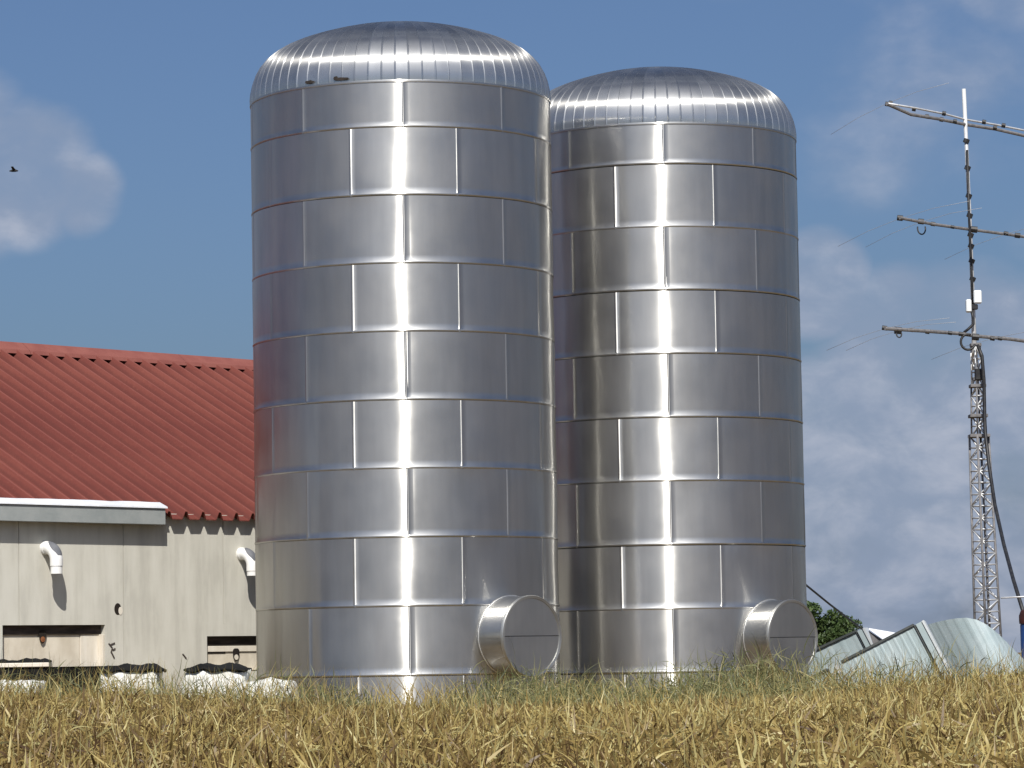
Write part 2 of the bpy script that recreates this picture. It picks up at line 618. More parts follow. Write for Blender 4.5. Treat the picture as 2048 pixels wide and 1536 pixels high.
az = rng.uniform(0, 2 * np.pi, N1)
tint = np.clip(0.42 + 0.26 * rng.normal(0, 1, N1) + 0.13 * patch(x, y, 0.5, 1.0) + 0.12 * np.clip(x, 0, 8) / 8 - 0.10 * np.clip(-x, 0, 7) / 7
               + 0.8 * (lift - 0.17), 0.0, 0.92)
g = blades_mesh('field_grass', STRAW, np.stack([x, y, z], -1), ln, wd, az, tl, bd, tint)
tag(g, 'dry straw coloured grass covering the foreground field', 'grass', kind='stuff')

# a few long pale stems standing out
N2 = 2600
x, y = field_points(N2, 16, 52)
z = ground_z(x, y) + 0.12
g = blades_mesh('pale_stems', STRAW, np.stack([x, y, z], -1), rng.uniform(0.28, 0.5, N2), rng.uniform(0.008, 0.014, N2), rng.uniform(0, 6.28, N2),
                np.abs(rng.normal(0.35, 0.3, N2)), rng.uniform(0, 1.2, N2), np.clip(rng.normal(0.82, 0.1, N2), 0.2, 0.93), 5)
tag(g, 'longer pale grass stems standing out of the straw field', 'grass', kind='stuff')

# greener weeds along the far edge of the field, thickest in front of the silos
N3 = 80000
x = rng.uniform(-10.5, 10.5, N3)
y = rng.uniform(42.0, 54.0, N3)
zone = np.exp(-((x - 2.0) / 2.9) ** 2) + 0.75 * np.exp(-((x + 1.0) / 1.6) ** 2) + 0.45 * np.exp(-((x + 5.2) / 2.2) ** 2) + 0.10
keep = rng.uniform(0, 1, N3) < np.clip(zone, 0, 1) * smooth(41, 48, y) * (0.75 + 0.5 * patch(x, y, 1.8, 0.3))
x, y, zone = x[keep], y[keep], zone[keep]
n3 = len(x)
z = ground_z(x, y)
hgt = rng.uniform(0.34, 0.88, n3) * (0.72 + 0.28 * smooth(42, 50, y)) * (0.85 + 0.3 * patch(x, y, 1.4, 2.0)) + 0.10 * np.exp(-((x - 2.8) / 2.4) ** 2)
hgt *= 1 - 0.7 * np.exp(-((x + 1.55) / 0.7) ** 2)
lift = rng.uniform(0, 0.85, n3) * hgt
g = blades_mesh('green_weeds', WEED, np.stack([x, y, z + lift], -1), hgt * rng.uniform(0.2, 0.6, n3), rng.uniform(0.006, 0.016, n3), rng.uniform(0, 6.28, n3),
                np.abs(rng.normal(0.6, 0.55, n3)), rng.uniform(-1.2, 2.4, n3), np.clip(rng.normal(0.45, 0.25, n3), 0, 1))
tag(g, 'green and fading weeds growing in front of the silos', 'weeds', kind='stuff')

# scattered taller dry stalks along the edge
N4 = 7500
x = rng.uniform(-10.5, 10.5, N4)
y = rng.uniform(46, 53, N4)
keep = rng.uniform(0, 1, N4) < 0.45 + 0.45 * patch(x, y, 2.2, 5)
x, y = x[keep], y[keep]
n4 = len(x)
z = ground_z(x, y)
ext = 0.12 * np.clip(x - 3, 0, 4) / 4
g = blades_mesh('edge_stalks', STRAW, np.stack([x, y, z + 0.05], -1), rng.uniform(0.40, 0.80, n4) + ext + 0.12 * np.clip(-x - 2, 0, 3) / 3, rng.uniform(0.008, 0.018, n4), rng.uniform(0, 6.28, n4),
                np.abs(rng.normal(0.15, 0.2, n4)), rng.uniform(0, 1.3, n4), np.clip(rng.normal(0.6, 0.16, n4), 0, 0.92), 5)
tag(g, 'taller dry stalks along the far edge of the field', 'grass', kind='stuff')

# short dry grass in the yard round the buildings
N5 = 42000
x = rng.uniform(-16, 18, N5)
y = rng.uniform(53, 88, N5)
z = ground_z(x, y)
g = blades_mesh('yard_grass', STRAW, np.stack([x, y, z], -1), rng.uniform(0.08, 0.24, N5), rng.uniform(0.010, 0.024, N5), rng.uniform(0, 6.28, N5),
                np.abs(rng.normal(0.4, 0.4, N5)), rng.uniform(0, 1.2, N5), np.clip(rng.normal(0.45, 0.22, N5), 0, 0.95), 3)
tag(g, 'short dry grass in the yard behind the field', 'grass', kind='stuff')

# ================================================================== silos
SR = 2.737
SHEET_A = R(40.0)


def samples(total, bead, nb, nn):
    return [bead * i / nb for i in range(nb + 1)] + [bead + (total - bead) * (i + 1) / nn for i in range(nn)]


def sheet_mesh(height, ang, seed):
    """one rolled wall sheet: bead along its lower and left edge, slight oil-canning"""
    rr = random.Random(seed)
    su = samples(SR * ang, 0.052, 5, 26)
    sv = samples(height, 0.052, 5, 12)
    L = SR * ang
    waves = []
    for i in range(5):
        kx = rr.uniform(2.5, 6.5)
        kz = rr.uniform(0.6, 2.6)
        waves.append((kx, kz, rr.uniform(0, 6.28), rr.uniform(0, 6.28), rr.uniform(0.005, 0.010) / kx))
    mb = MB()
    vs, uv, fs = [], [], []
    nu, nv = len(su), len(sv)
    for b in sv:
        for a in su:
            win = min(1, min(b, height - b) / 0.16 + 0.25) * min(1, min(a, L - a) / 0.12 + 0.1)
            dr = sum(A * math.sin(kx * a + p1) * math.cos(kz * b + p2) for kx, kz, p1, p2, A in waves) * win
            be = 0.0
            if a < 0.052: be = max(be, 0.010 * math.sin(math.pi * a / 0.052))
            if b < 0.052: be = max(be, 0.011 * math.sin(math.pi * b / 0.052))
            r = SR + dr + be
            th = a / SR
            vs.append((r * math.sin(th), -r * math.cos(th), b))
            uv.append((a, b))
    for j in range(nv - 1):
        for i in range(nu - 1):
            fs.append((j * nu + i, j * nu + i + 1, (j + 1) * nu + i + 1, (j + 1) * nu + i))
    mb.add(vs, fs, uv)
    me = mb.mesh('wall_sheet', True)
    me.materials.append(STEEL)
    return me


SHEETS = {}


def get_sheet(h, ang, var):
    key = (round(h, 3), round(ang, 4), var)
    if key not in SHEETS:
        SHEETS[key] = sheet_mesh(h, ang, hash(key) % 100000)
    return SHEETS[key]


DOME = [(1.0, 0.0), (1.002, 0.10), (0.998, 0.22), (0.985, 0.38), (0.965, 0.53), (0.935, 0.68), (0.895, 0.81), (0.845, 0.925),
        (0.78, 1.035), (0.70, 1.13), (0.61, 1.215), (0.51, 1.295), (0.40, 1.37), (0.28, 1.435), (0.15, 1.485), (0.05, 1.505)]
NG = 72


def gore_mesh(seed):
    rr = random.Random(seed)
    half = math.pi / NG
    vs, uv, fs = [], [], []
    su = [-1, -0.93, -0.86, -0.79, -0.72, -0.3, 0.1, 0.55, 1.0]
    hs_ = 0.0
    tw = rr.uniform(-0.010, 0.010)
    bul = rr.uniform(-0.006, 0.010)
    for i, (rf, h) in enumerate(DOME):
        if i:
            hs_ += math.hypot((rf - DOME[i - 1][0]) * SR, h - DOME[i - 1][1])
        for q in su:
            a = q * half
            r = rf * SR
            bead = 0.0
            if q <= -0.72:
                bead = 0.011 * math.sin(math.pi * (q + 1) / 0.28) * min(1, rf * 2)
            flat = (1 - math.cos(half)) * 0.5 * (1 - q * q)          # between a facet and a true arc
            rr_ = r * (math.cos(half) * 0 + 1) / math.cos(a) * math.cos(half) ** 0.5 + bead + bul * (1 - q * q) * 0.4 + tw * q * half * 2
            rr_ += flat * 0
            vs.append((rr_ * math.sin(a), -rr_ * math.cos(a), h + bead * 0.4 * (1 - rf)))
            uv.append((hs_, r * a))
    n = len(su)
    for j in range(len(DOME) - 1):
        for i in range(n - 1):
            fs.append((j * n + i, j * n + i + 1, (j + 1) * n + i + 1, (j + 1) * n + i))
    me = MB().add(vs, fs, uv).mesh('dome_strip', True, 35)
    me.materials.append(STEEL_DOME)
    return me


GORES = [gore_mesh(100 + i) for i in range(8)]


def make_silo(cx, cy, seams, face, manway, zb, label):
    """seams: heights of the ring joints from the top down; face: azimuth of the middle joint"""
    root = empty('steel_silo', (cx, cy, zb))
    tag(root, label, 'silo', 'stainless steel silos beside the barn')
    core = MB().lathe([(SR - 0.035, 0.0), (SR - 0.035, seams[0] - zb), (SR * 0.98, seams[0] - zb + 0.3), (SR * 0.84, seams[0] - zb + 0.85),
                       (SR * 0.5, seams[0] - zb + 1.22), (0.0, seams[0] - zb + 1.45)], 64)
    core.build('light_seal_core', DARK_CORE, root, True)  # added dark core, keeps light from leaking through the sheet joints
    rr = random.Random(int(cx * 100))
    rows = list(zip(seams[:-1], seams[1:])) + [(seams[-1], zb)]
    for k, (zt, zl) in enumerate(rows):
        h = zt - zl
        if 1.1 < h < 1.3:
            h = 1.2
        start = face - (SHEET_A / 2 if k % 2 else 0.0)
        for j in range(9):
            a0 = start + j * SHEET_A + R(rr.uniform(-0.35, 0.35))
            o = link('wall_sheet', get_sheet(h - 0.009, SHEET_A + R(0.7), rr.randrange(7)), None, root, (0, 0, zl - zb), a0)
    ztop = seams[0] - zb
    for g_ in range(NG):
        link('dome_strip', GORES[rr.randrange(8)], None, root, (0, 0, ztop), 2 * math.pi * g_ / NG + face)
    # lip where the dome sits over the top ring
    mb = MB()
    mb.lathe([(SR - 0.02, -0.012), (SR + 0.012, -0.016), (SR + 0.017, 0.006), (SR + 0.012, 0.028), (SR - 0.02, 0.03)], 96)
    mb.build('dome_lip', STEEL, root, True, 40, (0, 0, ztop))
    MB().lathe([(0.16, 0.0), (0.15, 0.03), (0.10, 0.045), (0.0, 0.05)], 24).build('crown_cap', STEEL_PLATE, root, True, 40, (0, 0, ztop + 1.49))
    # manway: short horizontal barrel with a flat cover
    ma, mz, mr, ml = manway
    ax = Vector((math.sin(ma), -math.cos(ma), 0))
    sd_ = Vector((math.cos(ma), math.sin(ma), 0))
    seg = 56
    vs, uv, fs = [], [], []
    stations = [SR - 0.55, SR - 0.2, SR + 0.1, SR + ml * 0.6, SR + ml]
    for i, s in enumerate(stations):
        for q in range(seg + 1):
            t_ = 2 * math.pi * q / seg
            p = ax * s + sd_ * (mr * math.cos(t_)) + Vector((0, 0, mr * math.sin(t_)))
            vs.append(p)
            uv.append((t_ * mr, s))
    for i in range(len(stations) - 1):
        for q in range(seg):
            a_ = i * (seg + 1) + q
            fs.append((a_, a_ + 1, a_ + seg + 2, a_ + seg + 1))
    barrel = MB().add(vs, fs, uv).build('manway_barrel', STEEL, root, True, None, (0, 0, mz - zb))
    # cover: two half plates, slightly recessed rim ring, joint between them
    for half in (0, 1):
        pts = []
        gap = 0.006 if half == 0 else -0.006
        for q in range(0, 33):
            t_ = math.pi * q / 32 + (math.pi if half else 0)
            pts.append(ax * (SR + ml - 0.004) + sd_ * (mr * 0.965 * math.cos(t_)) + Vector((0, 0, mr * 0.965 * math.sin(t_) + gap)))
        MB().prism(pts, ax * 0.012).build('cover_plate', STEEL_PLATE, barrel)
    ring = MB()
    vs, fs, uv = [], [], []
    prof = [(0.93, 0.000), (0.935, 0.018), (1.0, 0.022), (1.016, 0.004), (1.016, -0.03), (0.99, -0.034)]
    for i, (rf, s) in enumerate(prof):
        for q in range(seg):
            t_ = 2 * math.pi * q / seg
            vs.append(ax * (SR + ml + s) + sd_ * (mr * rf * math.cos(t_)) + Vector((0, 0, mr * rf * math.sin(t_))))
            uv.append((t_ * mr, s))
    for i in range(len(prof) - 1):
        for q in range(seg):
            q2 = (q + 1) % seg
            fs.append((i * seg + q, i * seg + q2, (i + 1) * seg + q2, (i + 1) * seg + q))
    ring.add(vs, fs, uv).build('cover_rim', STEEL_PLATE, barrel, True, 40)
    # weld collar where the barrel meets the wall
    col_ = []
    for q in range(49):
        t_ = 2 * math.pi * q / 48
        lat = mr * 1.01 * math.cos(t_)
        col_.append(ax * (math.sqrt(SR ** 2 - lat ** 2) + 0.012) + sd_ * lat + Vector((0, 0, mr * 1.01 * math.sin(t_))))
    MB().tube(col_, 0.022, 6, False).build('weld_collar', STEEL, barrel, True)
    return root


Z0 = 0.45
S1 = [11.74, 10.925, 9.73, 8.53, 7.335, 6.14, 4.945, 3.755, 2.56, 1.365]
S2 = [11.67, 10.90, 9.695, 8.505, 7.30, 6.10, 4.90, 3.705, 2.50, 1.32]
silo1 = make_silo(-1.954, 61.6, S1, R(2.1), (R(43), 2.02, 0.70, 0.52), Z0, 'nearer and larger looking stainless steel silo with rounded dome, next to the red roofed barn')
silo2 = make_silo(2.926, 66.4, S2, R(-0.5), (R(44), 1.95, 0.70, 0.52), Z0, 'farther stainless steel silo with rounded dome, partly behind the other silo')
# dark scuffs under the dome of the nearer silo
for px, py, wd_, hh in ((628, 163, 0.20, 0.07), (678, 157, 0.10, 0.10), (690, 159, 0.32, 0.06)):
    al = math.asin((px - 799) / 297.0) + R(1.8)
    mb = MB()
    rr = random.Random(px)
    pts = []
    for q in range(10):
        t_ = 2 * math.pi * q / 10
        s = rr.uniform(0.6, 1.1)
        a_ = al + math.cos(t_) * wd_ / 2 * s / SR
        pts.append((math.sin(a_) * (SR + 0.028), -math.cos(a_) * (SR + 0.028), 11.74 - Z0 + 0.05 + hh / 2 + math.sin(t_) * hh / 2 * s))
    mb.prism(pts, (math.sin(al) * 0.006, -math.cos(al) * 0.006, 0))
    mb.build('dark_scuff', RUST, silo1)

# ================================================================== barn
UB = Vector((0.672, 0.740, 0)).normalized()
NB = Vector((UB.y, -UB.x, 0))
BZ = 0.45
TAN = 0.52
OVER = 0.17
eave0 = at(508, 1041, 66.0)
O_B = Vector((eave0.x, eave0.y, 0)) - NB * OVER
O_B.z = BZ
barn = empty('barn', O_B, math.atan2(UB.y, UB.x))
tag(barn, 'pale walled barn with a red corrugated roof, left of the silos', 'barn')


def loc_b(p):
    q = Vector(p) - O_B
    return Vector((q.dot(UB), -q.dot(NB), q.z))


def wl(px, py, inset=0.0):
    """photo pixel -> barn coordinates on the wall plane (inset: metres behind it)"""
    return loc_b(on_plane(px, py, O_B - NB * inset, NB))


EZ = eave0.z - BZ           # eave height in barn coordinates
# ridge: march up the slope until it meets the photographed ridge
best = None
for i in range(200):
    wv = 3 + i * 0.05
    yy = None
    for s in (-14 + j * 0.1 for j in range(200)):
        p = eave0 + UB * s - NB * wv + Vector((0, 0, TAN * wv))
        c = cam_rot.transposed() @ (p - Vector((0, 0, CAM_Z)))
        px, py = 1024 + FPX * c.x / -c.z, 768 - FPX * c.y / -c.z
        if abs(px - 300) < 8:
            yy = py
            break
    if yy is not None and (best is None or abs(yy - 722) < best[0]):
        best = (abs(yy - 722), wv)
SPAN = best[1]
RZ = EZ + TAN * SPAN
print('barn: eave z', EZ + BZ, 'roof run', SPAN, 'ridge z', RZ + BZ)
LEFT, RIGHT = -17.0, 8.5
TH = 0.16


def wall_box(name, x0, x1, z0, z1, mat=WALL, y0=0.0, y1=TH, parent=barn):
    return MB().box((x0, y0, z0), (x1, y1, z1)).build(name, mat, parent)


# joints between the panels
J = [wl(p, 1150).x for p in (38, 247, 447)]
step = (J[2] - J[0]) / 2
joints = [LEFT] + [J[0] - step * i for i in (3, 2, 1)] + J + [J[2] + step * i for i in (1, 2)] + [RIGHT]
joints = sorted(q for q in joints if LEFT <= q <= RIGHT)
h1a, h1b = wl(5, 1250), wl(210, 1250)
h1z1 = wl(110, 1250).z
h1z0 = wl(110, 1334).z
h2a = wl(414, 1272)
h2z1 = wl(460, 1272).z
h2z0 = h1z0 - 0.12
h2b_x = h2a.x + 1.9
zsplit = max(h1z1, h2z1)
for a, b in zip(joints[:-1], joints[1:]):
    wall_box('wall_panel', a + 0.008, b - 0.008, zsplit, EZ + 0.10, WALL, 0, TH)
# backing wall that closes the joints
wall_box('back_wall', LEFT, RIGHT, 0, EZ + 0.1, DARK_WOOD_SHADE, TH + 0.17, TH + 0.25)
lows = []
cuts = sorted([q for q in joints if q < h1a.x] + [h1a.x])
for a, b in zip(cuts[:-1], cuts[1:]):
    lows.append((a, b, 0.0))
lows += [(h1b.x, J[1], 0.0), (J[1], h2a.x, 0.0), (h2b_x, RIGHT, 0.0)]
for a, b, zz in lows:
    wall_box('wall_panel', a + (0.008 if a in joints else 0), b - (0.008 if b in joints else 0), zz, zsplit)
# strip above the lower of the two openings, and sill pieces below them
lo, hi = (h2z1, zsplit) if h2z1 < h1z1 else (h1z1, zsplit)
if hi - lo > 0.03:
    xa, xb = (h2a.x, h2b_x) if h2z1 < h1z1 else (h1a.x, h1b.x)
    wall_box('wall_panel', xa, xb, lo, hi)
wall_box('wall_panel', h1a.x + 0.009, h1b.x - 0.009, 0, h1z0 - 0.10, DARK_WOOD_SHADE, 0.06, TH)
wall_box('wall_panel', h2a.x + 0.009, h2b_x - 0.009, 0, h2z0 - 0.02)


def hatch(xa, xb, z0, z1, split, hole_px, holer, hole_mat):
    """boarded-up opening set back in the wall"""
    rec = 0.14
    xs = [xa] + split + [xb]
    first = None
    for i, (a, b) in enumerate(zip(xs[:-1], xs[1:])):
        o = MB().box((a + 0.006, rec - (0.012 if i else 0), z0), (b - 0.006, rec + 0.03, z1 - 0.002), 0.004).build('hatch_board', CREAM2 if i else CREAM, barn)
        first = first or o
    # shade under the head of the opening, put in as a dark strip
    MB().box((xa + 0.004, rec - 0.035, z1 - 0.175), (xb - 0.004, rec - 0.002, z1 - 0.004), 0.006).build('shade_strip', DARK_WOOD_SHADE, barn)
    # side reveal trim
    MB().box((xb - 0.055, 0.008, z0), (xb - 0.006, rec - 0.013, z1 - 0.177), 0.004).build('reveal_trim', CREAM2, barn)
    hp = wl(hole_px[0], hole_px[1], rec)
    seg = 20
    ring, disc = MB(), []
    pts_o, pts_i = [], []
    for q in range(seg):
        t_ = 2 * math.pi * q / seg
        e = 1.0 + 0.12 * math.sin(3 * t_)
        disc.append((hp.x + math.cos(t_) * holer * e, rec - 0.050, hp.z + math.sin(t_) * holer * 1.45 * e))
    hole = MB().prism(disc, (0, 0.006, 0)).build('feed_hole', HOLE, first)
    low = [(hp.x + math.cos(t_) * holer * 0.62, rec - 0.056, hp.z - 0.062 + math.sin(t_) * holer * 0.62) for t_ in (2 * math.pi * q / 14 for q in range(14))]
    MB().prism(low, (0, 0.005, 0)).build('hole_lining', hole_mat, first)


hatch(h1a.x, h1b.x, h1z0, h1z1, [wl(160, 1290, 0.14).x], (82, 1272), 0.085, ORANGE)
hatch(h2a.x, h2b_x, h2z0, h2z1, [], (469, 1308), 0.085, CREAM)
pl = wl(440, 1300, 0.12)
MB().box((h2a.x + 0.01, 0.112, h2z1 - 0.30), (h2b_x - 0.07, 0.136, h2z1 - 0.19), 0.006).build('cross_board', CREAM2, barn)
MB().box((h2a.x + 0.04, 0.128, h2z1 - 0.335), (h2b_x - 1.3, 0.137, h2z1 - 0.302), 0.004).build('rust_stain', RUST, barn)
# small round hole with a pale plug, cracks
hp = wl(237, 1218)
d1 = [(hp.x - 0.02 + math.cos(t_) * 0.085, -0.004, hp.z + math.sin(t_) * 0.11) for t_ in (2 * math.pi * q / 16 for q in range(16))]
MB().prism(d1, (0, 0.003, 0)).build('wall_hole', HOLE, barn)
d2 = [(hp.x + 0.045 + math.cos(t_) * 0.05, -0.008, hp.z - 0.035 + math.sin(t_) * 0.075) for t_ in (2 * math.pi * q / 16 for q in range(16))]
MB().prism(d2, (0, 0.003, 0)).build('hole_plug', CREAM2, barn)
for cp in ([(217, 1287), (224, 1296), (222, 1304), (228, 1316)], [(219, 1290), (229, 1286)], [(225, 1300), (230, 1297)], [(365, 1308), (372, 1317)]):
    MB().tube([wl(a, b) + Vector((0, -0.004, 0)) for a, b in cp], 0.016, 5).build('wall_crack', DARK_WOOD_SHADE, barn)

# roof: one sheet per corrugation
rib = 0.435
nrib = int((RIGHT - LEFT + 0.6) / rib)
DEP = 0.15


def roof_sheet_mesh():
    prof = [(0.0, 0.0, 0.0), (0.10, 0.0, 0.35), (0.42, 0.0, 0.35), (0.50, 0.005, -0.4), (0.66, DEP, 0.45), (0.72, DEP, 1.0), (0.78, DEP, 0.9), (0.90, 0.0, 0.0), (1.03, 0.0, 0.0)]  # last value of each carries the painted rib light and shade
    mb = MB()
    vs, fs, uvl = [], [], []
    run = SPAN + 0.05
    ends = [(-OVER, 0.0), (-OVER + run * 0.33, 0.004), (-OVER + run * 0.66, -0.004), (-OVER + run, 0.0)]
    c = 1 / math.hypot(1, TAN)
    for lay in (0.0, -0.018):
        for yy, dz in ends:
            for s, h, rib_shade in prof:
                vs.append((s * rib, yy, (yy + OVER) * TAN + h + dz + lay))
                uvl.append((rib_shade, yy))
    n, ne = len(prof), len(ends)
    for lay in (0, 1):
        for j in range(ne - 1):
            for i in range(n - 1):
                a = lay * n * ne + j * n + i
                q = (a, a + 1, a + n + 1, a + n)
                fs.append(q if lay == 0 else q[::-1])
    for i in range(n - 1):
        fs.append((i + 1, i, n * ne + i, n * ne + i + 1))
    mb.add(vs, fs, uvl)
    me = mb.mesh('roof_sheet')
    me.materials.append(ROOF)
    return me


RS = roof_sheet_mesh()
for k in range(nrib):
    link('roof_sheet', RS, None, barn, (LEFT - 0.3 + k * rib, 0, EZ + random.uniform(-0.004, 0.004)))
# ridge cap and the far slope
rm = MB()
for a in np.arange(LEFT - 0.3, RIGHT, 2.2):
    b = min(a + 2.21, RIGHT + 0.2)
    pr = [(-0.34, -0.34 * TAN + 0.10), (-0.30, -0.30 * TAN + 0.165), (-0.06, 0.19), (0.06, 0.19), (0.30, -0.30 * TAN + 0.165), (0.34, -0.34 * TAN + 0.1)]
    yc = SPAN - OVER
    v = [(a, yc + p[0], RZ + p[1]) for p in pr]
    mbx = MB().prism(v, (b - a, 0, 0))
    mbx.build('ridge_cap', RIDGE, barn)
mb = MB()
yc = SPAN - OVER
mb.prism([(LEFT - 0.3, yc, RZ - 0.01), (LEFT - 0.3, 2 * yc + OVER, RZ - (yc + OVER) * TAN), (LEFT - 0.3, 2 * yc + OVER, RZ - (yc + OVER) * TAN - 0.05), (LEFT - 0.3, yc, RZ - 0.06)], (RIGHT - LEFT + 0.5, 0, 0))
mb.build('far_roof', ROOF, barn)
# gables and far wall
for xg in (LEFT, RIGHT - 0.16):
    MB().prism([(xg, TH + 0.3, 0), (xg, 2 * yc - 0.1, 0), (xg, 2 * yc - 0.1, EZ - 0.05), (xg, yc, RZ - 0.12), (xg, TH + 0.3, EZ + 0.02)], (0.15, 0, 0)).build('gable_wall', WALL, barn)
MB().box((LEFT + 0.2, 2 * yc - 0.25, 0), (RIGHT - 0.2, 2 * yc - 0.1, EZ)).build('far_wall', WALL, barn)
# box gutter: runs from the left and stops short of the silo
gx = loc_b(on_plane(331, 1030, O_B + NB * (OVER + 0.08), NB)).x
gz1 = EZ + 0.20
gz0 = EZ - 0.13
gut = MB().box((LEFT - 0.2, -OVER - 0.085, gz0), (gx, -OVER + 0.05, gz1 - 0.022), 0.008).build('gutter_box', GUTTER, barn)
rr = random.Random(3)
n = 60
vs, fs = [], []
for i in range(n + 1):
    xx = LEFT - 0.22 + (gx + 0.03 - LEFT + 0.22) * i / n
    wob = rr.uniform(-0.008, 0.010)
    vs += [(xx, -OVER - 0.115, gz1 - 0.02), (xx, -OVER - 0.105, gz1 + 0.010), (xx, -OVER + 0.10 + wob * 2, gz1 + 0.10 + wob), (xx, -OVER + 0.10, gz1 - 0.02)]
for i in range(n):
    for q in range(4):
        a, b = i * 4 + q, i * 4 + (q + 1) % 4
        fs.append((a, b, b + 4, a + 4))
fs += [(0, 1, 2, 3), (n * 4 + 3, n * 4 + 2, n * 4 + 1, n * 4)]
MB().add(vs, fs).build('gutter_top_lit', GUTTER_LIT, gut)  # gutter top, its sunlit brightness put into the paler colour


# white elbow vents
def vent(px, py, r=0.118, reach=0.32, drop=0.30):
    c0 = wl(px, py)
    p0 = Vector((c0.x, 0.1, c0.z))
    arc = [p0, Vector((c0.x, -0.08, c0.z))]
    rb = reach - 0.08
    for i in range(1, 9):
        a = math.pi / 2 * i / 8
        arc.append(Vector((c0.x, -0.08 - rb * math.sin(a), c0.z - rb * (1 - math.cos(a)))))
    elbow = MB().tube(arc + [arc[-1] + Vector((0, 0, -0.10))], r, 20).build('vent_elbow', PVC, barn, True, 40)
    e = arc[-1] + Vector((0, 0, -0.10))
    MB().tube([e + Vector((0, 0, 0.012)), e + Vector((0, 0, -0.004))], r * 0.94, 20).build('joint_groove', DARK_EDGE, elbow, True, 40)
    MB().tube([e + Vector((0, 0, -0.004)), e + Vector((0, 0, -drop + 0.16))], r * 0.92, 20).build('vent_spout', PVC, elbow, True, 40)
    MB().tube([arc[0], arc[1] + Vector((0, 0.02, 0))], r * 1.07, 20).build('wall_socket', PVC, elbow, True, 40)
    # dark grey patch on the crown of the elbow
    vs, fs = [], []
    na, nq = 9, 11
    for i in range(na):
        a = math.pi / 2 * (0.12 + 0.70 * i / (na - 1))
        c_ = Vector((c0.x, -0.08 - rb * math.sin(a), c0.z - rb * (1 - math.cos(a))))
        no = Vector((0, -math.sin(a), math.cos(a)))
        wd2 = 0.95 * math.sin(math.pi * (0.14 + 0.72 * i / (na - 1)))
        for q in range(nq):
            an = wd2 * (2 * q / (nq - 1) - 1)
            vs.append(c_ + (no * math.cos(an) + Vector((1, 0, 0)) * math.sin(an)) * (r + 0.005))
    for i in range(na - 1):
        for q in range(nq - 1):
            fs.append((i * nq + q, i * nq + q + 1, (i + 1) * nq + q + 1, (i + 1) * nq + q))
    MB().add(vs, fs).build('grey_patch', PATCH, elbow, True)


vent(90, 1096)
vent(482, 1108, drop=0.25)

# dark plinth strip at the bottom of the wall
MB().box((LEFT, -0.03, 0.0), (h1b.x + 0.25, 0.05, h1z0 - 0.02)).build('dark_plinth', BLACK, barn)


# ================================================================== white bags with black covers, plank
def bulk_bag(px0, px1, ytop, depth, cover, label, seed, hgt=None):
    a, b = at(px0, ytop, depth), at(px1, ytop, depth)
    cx, wdt = (a.x + b.x) / 2, (b.x - a.x)
    zt = (a.z + b.z) / 2
    gz = float(ground_z(cx, depth)) - 0.03
    root = empty('bulk_bag', (cx, depth, gz))
    tag(root, label, 'bag', 'white bags along the barn wall')
    rr = random.Random(seed)
    bm = bmesh.new()
    bmesh.ops.create_cube(bm, size=1.0)
    bmesh.ops.subdivide_edges(bm, edges=list(bm.edges), cuts=9, use_grid_fill=True)
    h = zt - gz
    ph = [rr.uniform(0, 6.28) for _ in range(8)]
    for v in bm.verts:
        p = v.co.copy()
        m = max(abs(p.x), abs(p.y), abs(p.z)) * 2
        sph = p.normalized() * 0.5
        q = p * 0.72 + sph * 0.36
        lump = 0.035 * math.sin(9 * p.x + ph[0]) * math.sin(8 * p.z + ph[1]) + 0.025 * math.sin(15 * p.y + 11 * p.x + ph[2]) + 0.02 * math.sin(21 * p.z + 17 * p.x + ph[3])
        fold = 0.018 * math.sin(34 * p.x + 6 * p.z + ph[4])
        q = q * (1 + lump + fold)
        v.co = Vector((q.x * wdt * 1.03, q.y * min(wdt, 0.95) * 1.0, (q.z + 0.5) * h))
    me = bpy.data.meshes.new('bag_body')
    bm.to_mesh(me)
    bm.free()
    me.uv_layers.new(name='UVMap')
    me.shade_smooth()
    link('bag_body', me, BAG, root)
    if cover:
        bm = bmesh.new()
        bmesh.ops.create_grid(bm, x_segments=16, y_segments=10, size=0.5)
        for v in bm.verts:
            e = max(abs(v.co.x), abs(v.co.y)) * 2
            zz = 0.125 - 0.085 * e ** 6 + 0.018 * math.sin(16 * v.co.x + ph[5]) + 0.012 * math.sin(23 * v.co.x + 9 * v.co.y + ph[6])
            v.co = Vector((v.co.x * wdt * cover, v.co.y * min(wdt, 0.95) * 1.05, h - 0.02 + zz))
        bmesh.ops.solidify(bm, geom=list(bm.faces), thickness=0.03)
        me = bpy.data.meshes.new('black_cover')
        bm.to_mesh(me)
        bm.free()
        me.uv_layers.new(name='UVMap')
        me.shade_smooth()
        link('black_cover', me, BLACK, root)


bulk_bag(206, 322, 1342, 57.5, 1.10, 'white bag with black cover below the small hole in the barn wall', 1)
bulk_bag(374, 498, 1341, 57.0, 1.02, 'white bag with black cover in front of the right wall hatch', 2)
bulk_bag(494, 592, 1362, 56.4, 0, 'uncovered white bag half in front of the nearer silo', 3)
bulk_bag(-22, 84, 1364, 55.5, 0, 'uncovered white bag at the left edge below the white plank', 4)
pa, pb = at(-120, 1331, 58.4), at(101, 1331, 58.4)
pk = empty('plank_stack', ((pa.x + pb.x) / 2, 58.4, float(ground_z(pb.x, 58.4))))
tag(pk, 'white plank on black plastic lying below the left wall hatch', 'plank')
zz = pa.z - pk.location.z
L_ = (pb.x - pa.x) / 2
MB().box((-L_, -0.2, zz - 0.055), (L_, 0.2, zz + 0.02), 0.01).build('plank', CREAM2, pk)
MB().box((-L_, -0.16, 0), (L_ - 0.05, 0.2, zz - 0.057), 0.03).build('black_stack', BLACK, pk)
lm = MB()
vs, fs = [], []
rr = random.Random(9)
